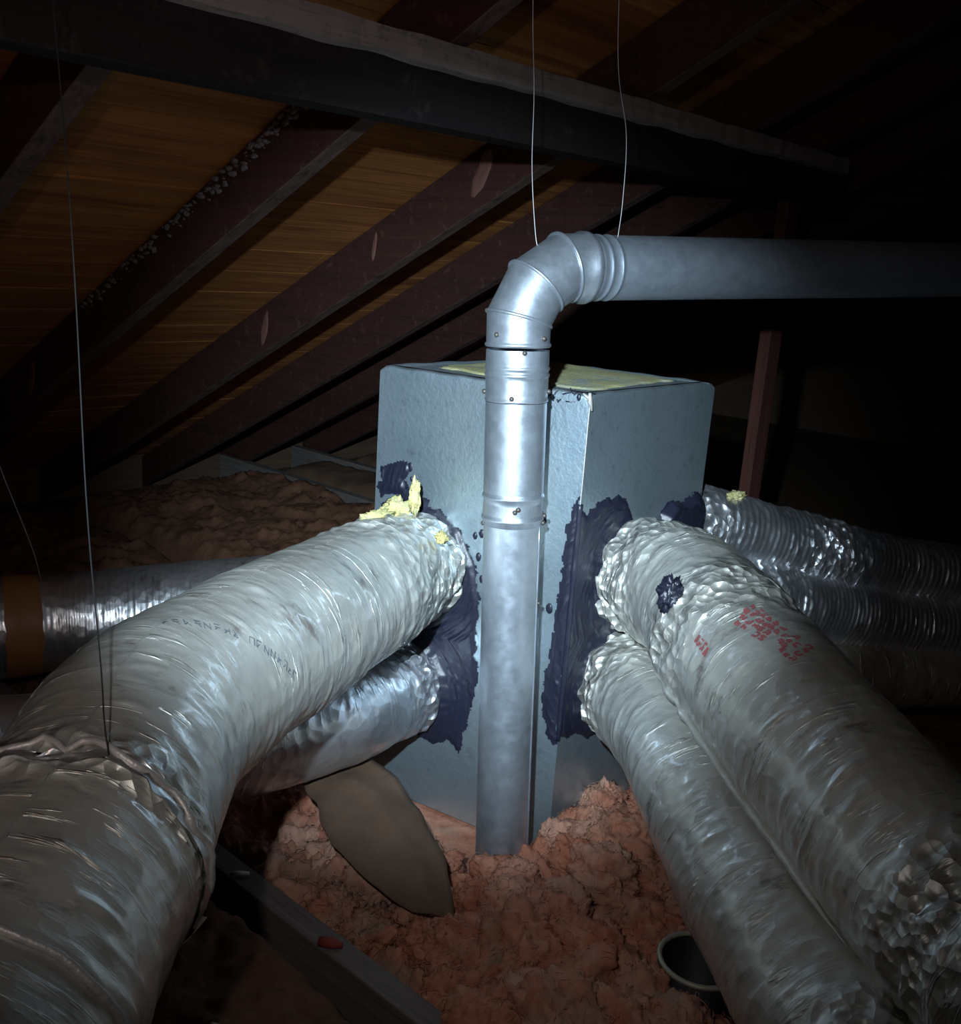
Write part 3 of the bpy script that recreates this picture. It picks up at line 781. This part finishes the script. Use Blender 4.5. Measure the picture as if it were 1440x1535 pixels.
class Duct:
    def __init__(self, label, pts, rads, mat, n, m, wr=1.0, crump=(), pinch=(), seed=0, sag=.0, rib=None, name='flexible_duct', sleeve=None):
        sp, L = catmull(pts, rads, n); self.L = L; self.n, self.m = n, m
        root = empty(name, pts[0], label, 'duct', 'foil-jacketed flexible ducts'); self.root = root
        g = []; ref = None; uv = []
        cen = []; wt = []
        for i, (c, r, s_) in enumerate(sp):
            d = (sp[min(i + 1, n)][0] - sp[max(i - 1, 0)][0]).normalized()
            if ref is None: ref = (Vector((0, 0, 1)) - d * d.z).normalized()
            ref = (ref - d * ref.dot(d)).normalized(); e = d.cross(ref)
            cen.append((c, r, d, ref.copy(), e))
            pn = 1.0
            for (s0, depth, wd) in pinch: pn -= depth * math.exp(-((s_ - s0) / wd) ** 2)
            if sleeve: 
                pn += sleeve[1] / (1 + math.exp(-max(-40, min(40, (s_ - sleeve[0]) / .006))))
            cw = .12
            for (s0, amp, wd) in crump: cw += amp * math.exp(-((s_ - s0) / wd) ** 2)
            for k_ in range(m):
                t = k_ * math.tau / m
                ct, s2 = math.cos(t), math.sin(t)
                q = Vector((ct * r * 12, s2 * r * 12, s_ * 12 + seed * 11))
                a = r * pn
                a += .0055 * noise.noise(q * .55)
                w1 = noise.noise(Vector((ct * r * 15, s2 * r * 15, s_ * 70 + seed * 7 + 2.5 * noise.noise(q * .5))))
                a += wr * (.0060 * max(0, w1 - .34) + .0003 * w1)
                w2 = noise.noise(Vector((ct * r * 26, s2 * r * 26, s_ * 150 + seed * 3)))
                a += wr * (.0016 * max(0, w2 - .3) + .0001 * w2)
                if rib:
                    ph = (s_ / rib[0] + k_ / m) * math.tau
                    a += rib[1] * (math.sin(ph) * (.75 + .5 * w1) + .4 * w2)
                if cw > .02:
                    q2 = Vector((ct * r * 13, s2 * r * 13, s_ * 15 + seed * 5))
                    q2 += Vector(noise.noise_vector(q2 * .6)) * .5
                    rid = 1 - 2.2 * abs(noise.noise(q2)); rid2 = 1 - 2.2 * abs(noise.noise(q2 * 2.3 + Vector((seed, 3, 1))))
                    dg = 1 - 2.4 * abs(noise.noise(Vector((ct * 1.6 + s_ * 10, s2 * 1.6 - s_ * 6, s_ * 20 + seed))))
                    a += cw * (.007 * rid + .004 * rid2 + .009 * dg - .006)
                p = c + (ref * ct + e * s2) * a
                p.z -= sag * max(0, -ct) * 0
                g.append(p); uv.append((s_, t * r)); wt.append(min(1, cw - .12))
        self.g = g; self.cen = cen; self.sp = sp
        fs = []
        for i in range(n):
            for k_ in range(m):
                k2 = (k_ + 1) % m; fs.append([i * m + k_, i * m + k2, (i + 1) * m + k2, (i + 1) * m + k_])
        for i_, rev in ((0, False), (n, True)):
            ci = len(g); g2 = cen[i_][0]; g.append(g2); uv.append((0, 0)); wt.append(0)
            for k_ in range(m):
                k2 = (k_ + 1) % m; fs.append([ci, i_ * m + k2, i_ * m + k_] if not rev else [ci, i_ * m + k_, i_ * m + k2])
        self.jacket = build('jacket', g, fs, mat, root, uv=uv, tint=wt)
        self.bvh = BVHTree.FromPolygons(g, fs)
    def near(self, p):
        loc, nor, idx, d = self.bvh.find_nearest(Vector(p)); return loc, nor
    def grid(self, fi, fk):
        """point and outward normal on the wrinkled surface; fi along in 0..n, fk round in 0..m"""
        i = max(0, min(self.n - 1, int(fi))); a = fi - i; k_ = int(math.floor(fk)); b = fk - k_; m = self.m
        k_, k2 = k_ % m, (k_ + 1) % m
        p = (self.g[i * m + k_] * (1 - b) + self.g[i * m + k2] * b) * (1 - a) + (self.g[(i + 1) * m + k_] * (1 - b) + self.g[(i + 1) * m + k2] * b) * a
        return p, (p - self.cen[i][0]).normalized()
    def find(self, p):
        best = min(range(self.n * self.m), key=lambda x: (self.g[x] - Vector(p)).length_squared)
        return best // self.m, best % self.m
    def hoop(self, s_, thick, mat, name='strap', k0=0, k1=None, lift=.0, tilt=0.0, irregular=.0):
        i = s_ / self.L * self.n; m = self.m; k1 = m if k1 is None else k1; pts = []
        st = 64
        for x in range(st + (0 if (k1 - k0) == m else 1)):
            fk = k0 + (k1 - k0) * x / st
            fi = i + tilt * math.sin(fk / m * math.tau) + irregular * noise.noise((fk * .12, s_ * 9, 1))
            p, nn = self.grid(fi, fk); pts.append(p + nn * lift)
        q = MB(); q.tube(pts, thick, 8, (k1 - k0) == m); return q.out(name, mat, self.root, smooth=True)
    def band(self, s0, s1, mat, name='tape_band', k0=0, k1=None, lift=.0025, ragged=.0):
        m = self.m; k1 = m if k1 is None else k1; nn = 60; na = 8; vs = []; fs = []
        for a in range(na + 1):
            for x in range(nn + 1):
                fk = k0 + (k1 - k0) * x / nn
                rg = ragged * noise.noise((fk * .3, a, s0 * 7)) if a in (0, na) else 0
                fi = ((s0 + (s1 - s0) * a / na) + rg) / self.L * self.n
                p, n_ = self.grid(fi, fk); vs.append(p + n_ * lift)
        for a in range(na):
            for x in range(nn): i = a * (nn + 1) + x; fs.append([i, i + 1, i + nn + 2, i + nn + 1])
        return build(name, vs, fs, mat, self.root)
    def print_marks(self, A, B, rows, cols, size, mat, seed=0, bold=.09, side=1):
        """illegible stamped lettering from A to B: flat strokes lying on the jacket"""
        ia, ka = self.find(A); ib, kb = self.find(B); rr = random.Random(seed); q = MB(); m = self.m
        if kb - ka > m / 2: kb -= m
        if ka - kb > m / 2: kb += m
        ds = self.L / self.n; dk = self.cen[ia][1] * math.tau / m
        ax, ay = (ib - ia) * ds, (kb - ka) * dk; Ln = math.hypot(ax, ay); ax /= Ln; ay /= Ln
        def P_(x, y):
            a, b = x * ax - y * ay * side, x * ay + y * ax * side
            pt, nn = self.grid(ia + a / ds, ka + b / dk); return pt + nn * .0018
        st = Ln / cols
        for row in range(rows):
            for c in range(cols):
                if rr.random() < .18: continue
                x0, y0 = c * st + row * .3 * st + rr.uniform(-.1, .1) * st, row * size * 1.5 + rr.uniform(-.08, .08) * size
                wd = st * .6
                segs = rr.sample([(0, 0, 0, 1), (0, 1, 1, 1), (1, 1, 1, 0), (0, 0, 1, 0), (0, .5, 1, .5), (0, 0, 1, 1), (0, 1, .6, .4)], 3)
                for (sx, sy, ex, ey) in segs:
                    a = (x0 + sx * wd, y0 + sy * size); b = (x0 + ex * wd, y0 + ey * size)
                    L_ = math.hypot(b[0] - a[0], b[1] - a[1]); t_ = size * bold * rr.uniform(.5, 1.4)
                    nx_, ny_ = -(b[1] - a[1]) / L_ * t_, (b[0] - a[0]) / L_ * t_
                    q.add([P_(a[0] + nx_, a[1] + ny_), P_(a[0] - nx_, a[1] - ny_), P_(b[0] - nx_, b[1] - ny_), P_(b[0] + nx_, b[1] + ny_)], [[0, 1, 2, 3]])
        o_ = q.out('print', mat, self.root); o_['kind'] = 'stuff'; return o_
def tuft(duct, p, r, mat, name, seed, flat=(1, 1, 1), label=None, spike=.6):
    bm = bmesh.new(); bmesh.ops.create_icosphere(bm, subdivisions=4, radius=1); vs = []
    for x in bm.verts:
        d = x.co.normalized()
        k_ = 1 + spike * noise.noise(d * 2.2 + Vector((seed, 0, 0))) + spike * .9 * (1 - 2 * abs(noise.noise(d * 4.5 + Vector((0, seed, 0)))))
        vs.append(Vector(p) + Vector((d.x * flat[0], d.y * flat[1], d.z * flat[2])) * (r * max(.2, k_ * .8)))
    o_ = build(name, vs, [[v_.index for v_ in f.verts] for f in bm.faces], mat, duct.root); bm.free()
    if label: o_['label'] = label
    return o_

# big left duct, leaving the left face high up and coming towards the viewer
LU = Duct('large grey foil duct sweeping from the plenum to the lower left corner',
          [(1.480, 1.440, .585), (1.375, 1.40, .605), (1.22, 1.33, .622), (.93, 1.206, .634), (.604, 1.039, .655), (.425, .879, .640), (.22, .69, .62), (.02, .50, .60)],
          [.108, .114, .124, .130, .128, .128, .132, .132], M['foil'], 430, 150, 1.0, [(.06, 1.2, .12), (.28, .5, .10), (1.245, .9, .035)], [(.02, .05, .03)], 1)
# lower left duct, bending away under the big one
LL = Duct('lower left foil duct half hidden beneath the large left one',
          [(1.475, 1.448, .305), (1.36, 1.425, .315), (1.20, 1.40, .325), (.912, 1.45, .335), (.591, 1.519, .40), (.30, 1.57, .42)],
          [.096, .102, .104, .106, .106, .106], M['foil_bright'], 240, 110, .8, [(.05, .9, .07)], [], 2)
LB = Duct('far left silver duct with brown tape behind the large left one',
          [(1.72, 1.60, .36), (1.66, 1.78, .35), (1.522, 1.977, .335), (1.14, 2.241, .295), (.93, 2.328, .295), (.62, 2.44, .30)],
          [.10, .118, .122, .122, .122, .122], M['foil_bright'], 420, 100, .6, [], [], 3, rib=(.015, .0007))
RU = Duct('upper right grey foil duct with red print, bending down towards the lower right corner',
          [(1.715, 1.095, .600), (1.695, .99, .625), (1.61, .84, .635), (1.475, .676, .615), (1.341, .473, .570), (1.215, .295, .540), (1.09, .12, .52), (.98, -.05, .52)],
          [.105, .118, .124, .126, .126, .124, .122, .122], M['foil'], 380, 150, 1.2, [(.08, 1.2, .12), (.44, 1.1, .07), (1.12, 1.0, .06)], [(1.12, .10, .03)], 4)
RL = Duct('lower right grey foil duct running down in front of the upper right one',
          [(1.695, 1.095, .385), (1.66, 1.0, .395), (1.555, .86, .400), (1.43, .72, .405), (1.277, .544, .370), (1.11, .33, .345), (.97, .14, .335), (.86, 0.0, .33)],
          [.10, .106, .108, .106, .106, .106, .106, .106], M['foil'], 340, 130, 1.0, [(.10, 1.1, .10), (1.09, .9, .05)], [(1.09, .06, .03)], 5)
RA = Duct('upper silver duct leaving the right corner of the plenum into the dark',
          [(1.955, 1.27, .640), (2.03, 1.16, .655), (2.13, 1.07, .645), (2.34, .94, .585), (2.60, .76, .53), (2.90, .50, .50), (3.5, -.02, .44)],
          [.088, .094, .092, .088, .082, .078, .078], M['foil_bright'], 640, 96, .8, [(.08, 1.0, .14), (.55, .7, .10)], [], 6, rib=(.015, .0013))
RB = Duct('lower silver duct behind the upper right grey one, under the other silver duct',
          [(1.955, 1.22, .45), (2.04, 1.10, .465), (2.17, .975, .482), (2.40, .845, .432), (2.62, .67, .387), (2.86, .45, .36), (3.4, -.05, .31)],
          [.085, .092, .094, .092, .086, .082, .082], M['foil_bright'], 640, 96, .5, [(.3, .5, .10)], [], 7, rib=(.014, .0014))
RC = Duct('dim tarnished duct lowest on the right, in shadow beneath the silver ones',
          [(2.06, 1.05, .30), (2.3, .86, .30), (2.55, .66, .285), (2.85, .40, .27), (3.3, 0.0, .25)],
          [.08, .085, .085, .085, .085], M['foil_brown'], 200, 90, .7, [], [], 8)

# straps, joints, tape, prints, tufts on the ducts
def s_at(d, p):
    i, k_ = min(((i, 0) for i in range(d.n + 1)), key=lambda x: (d.cen[x[0]][0] - Vector(p)).length_squared); return i * d.L / d.n
sj = s_at(LU, (.425, .879, .640)) + .035
LU.hoop(sj, .0040, M['strap'], 'joint_rim', lift=.003, irregular=5.0)['label'] = 'pale crumpled rim where two lengths join'
LU.band(sj + .001, sj + .016, M['foil_bright'], 'joint_sleeve', lift=.003, ragged=.012)
LU.hoop(sj + .235, .0036, M['strap'], 'hanger_strap', lift=.002, irregular=1.0)['label'] = 'pale strap around the duct'
LU.print_marks((.604, 1.036, .772), (.786, .995, .679), 1, 17, .012, M['ink'], 3, .07)
for i, (p, r, fl) in enumerate((((1.35, 1.40, .735), .030, (1, .8, .8)), ((1.385, 1.385, .762), .020, (.5, .5, 1.6)), ((1.285, 1.385, .735), .024, (1.6, .7, .5)), ((1.352, 1.272, .708), .011, (1, 1, 1)))):
    tuft(LU, p, r, M['yellow'], 'fiberglass_tuft', i + 1, fl, 'yellow fiberglass escaping from the duct end')
LB.band(s_at(LB, (.98, 2.31, .295)) - .03, s_at(LB, (.98, 2.31, .295)) + .045, M['tape'], 'tape_band', ragged=.004)['label'] = 'brown tape band'
LB.band(s_at(LB, (1.26, 2.16, .31)) - .012, s_at(LB, (1.26, 2.16, .31)) + .012, M['tape'], 'tape_band', 20, 60, ragged=.012)['label'] = 'torn bit of brown tape'
RU.print_marks((1.425, .650, .745), (1.38, .519, .722), 4, 10, .009, M['red_ink'], 5, .22)
RU.print_marks((1.372, .70, .675), (1.345, .66, .665), 1, 4, .014, M['red_ink'], 8, .14)
tuft(RU, (1.428, .80, .708), .024, M['mastic'], 'mastic_blob', 9, (.8, .8, 1.2), 'black smear of mastic')
tuft(RA, (2.13, 1.05, .735), .020, M['yellow'], 'fiberglass_tuft', 12, (1.8, .8, .4), 'yellow fiberglass at a tear')
# crease bead running along the underside of the upper right duct where the jacket is folded
q = MB(); pts = []
for i in range(60):
    s_ = .40 + .62 * i / 59; fi = s_ / RU.L * RU.n
    p, nn = RU.grid(fi, 150 * (.335 + .012 * noise.noise((i * .15, 4, 4)))); pts.append(p + nn * .004)
q.tube(pts, [.0068 * min(1, (59.5 - i) / 12, (i + .5) / 6) * (1 + .25 * noise.noise((i * .35, 1, 2))) for i in range(60)], 8); q.out('jacket_fold', M['foil'], RU.root, smooth=True)

# ---------------------------------------------------------------- wires
def wire(pts, r, mat, label, group):
    q = MB(); P = []
    sp, L = catmull(pts, [1] * len(pts), 50)
    q.tube([p for p, _, _ in sp], r, 6)
    return tag(q.out('hanging_wire', mat, smooth=True), label, 'wire', group)
wire([(1.424, 1.140, 1.256), (1.420, 1.150, 1.287), (1.403, 1.156, 1.40), (1.386, 1.150, 1.52), (1.352, 1.138, 1.652), (1.33, 1.13, roof_z(1.13, DEP))], .0008, M['wire'],
     'thin pale wire rising from the elbow of the vent pipe', 'pipe hanger wires')
wire([(1.552, 1.065, 1.289), (1.558, 1.066, 1.36), (1.546, 1.064, 1.471), (1.500, 1.066, 1.60), (1.47, 1.066, roof_z(1.066, DEP))], .0008, M['wire'],
     'thin pale wire rising from the start of the horizontal pipe', 'pipe hanger wires')
wire([(1.01, 2.27, .415), (.93, 2.13, .55), (.823, 2.012, .769), (.76, 1.93, .92), (.71, 1.85, roof_z(1.85, DEP))], .0011, M['wire'],
     'grey wire slanting in from the left edge to the far left duct', 'duct hanger wires')
p_, n_ = LU.near((.41, .80, .78))
wire([p_ + Vector((0, 0, -.002)), p_ + Vector((.002, .012, .03)), (.442, .87, .83), (.502, 1.008, .96), (.55, 1.12, 1.3), (.56, 1.2, roof_z(1.2, DEP))], .0008, M['wire_dark'],
     'dark wire holding up the large left duct at its joint', 'duct hanger wires')
wire([(1.20, .22, .66), (1.235, .26, .66), (1.25, .285, .60), (1.23, .30, .50), (1.19, .28, .44), (1.16, .24, .40)], .0018, M['wire_dark'],
     'dark wire tied round the joint of the ducts at bottom right', 'duct hanger wires')
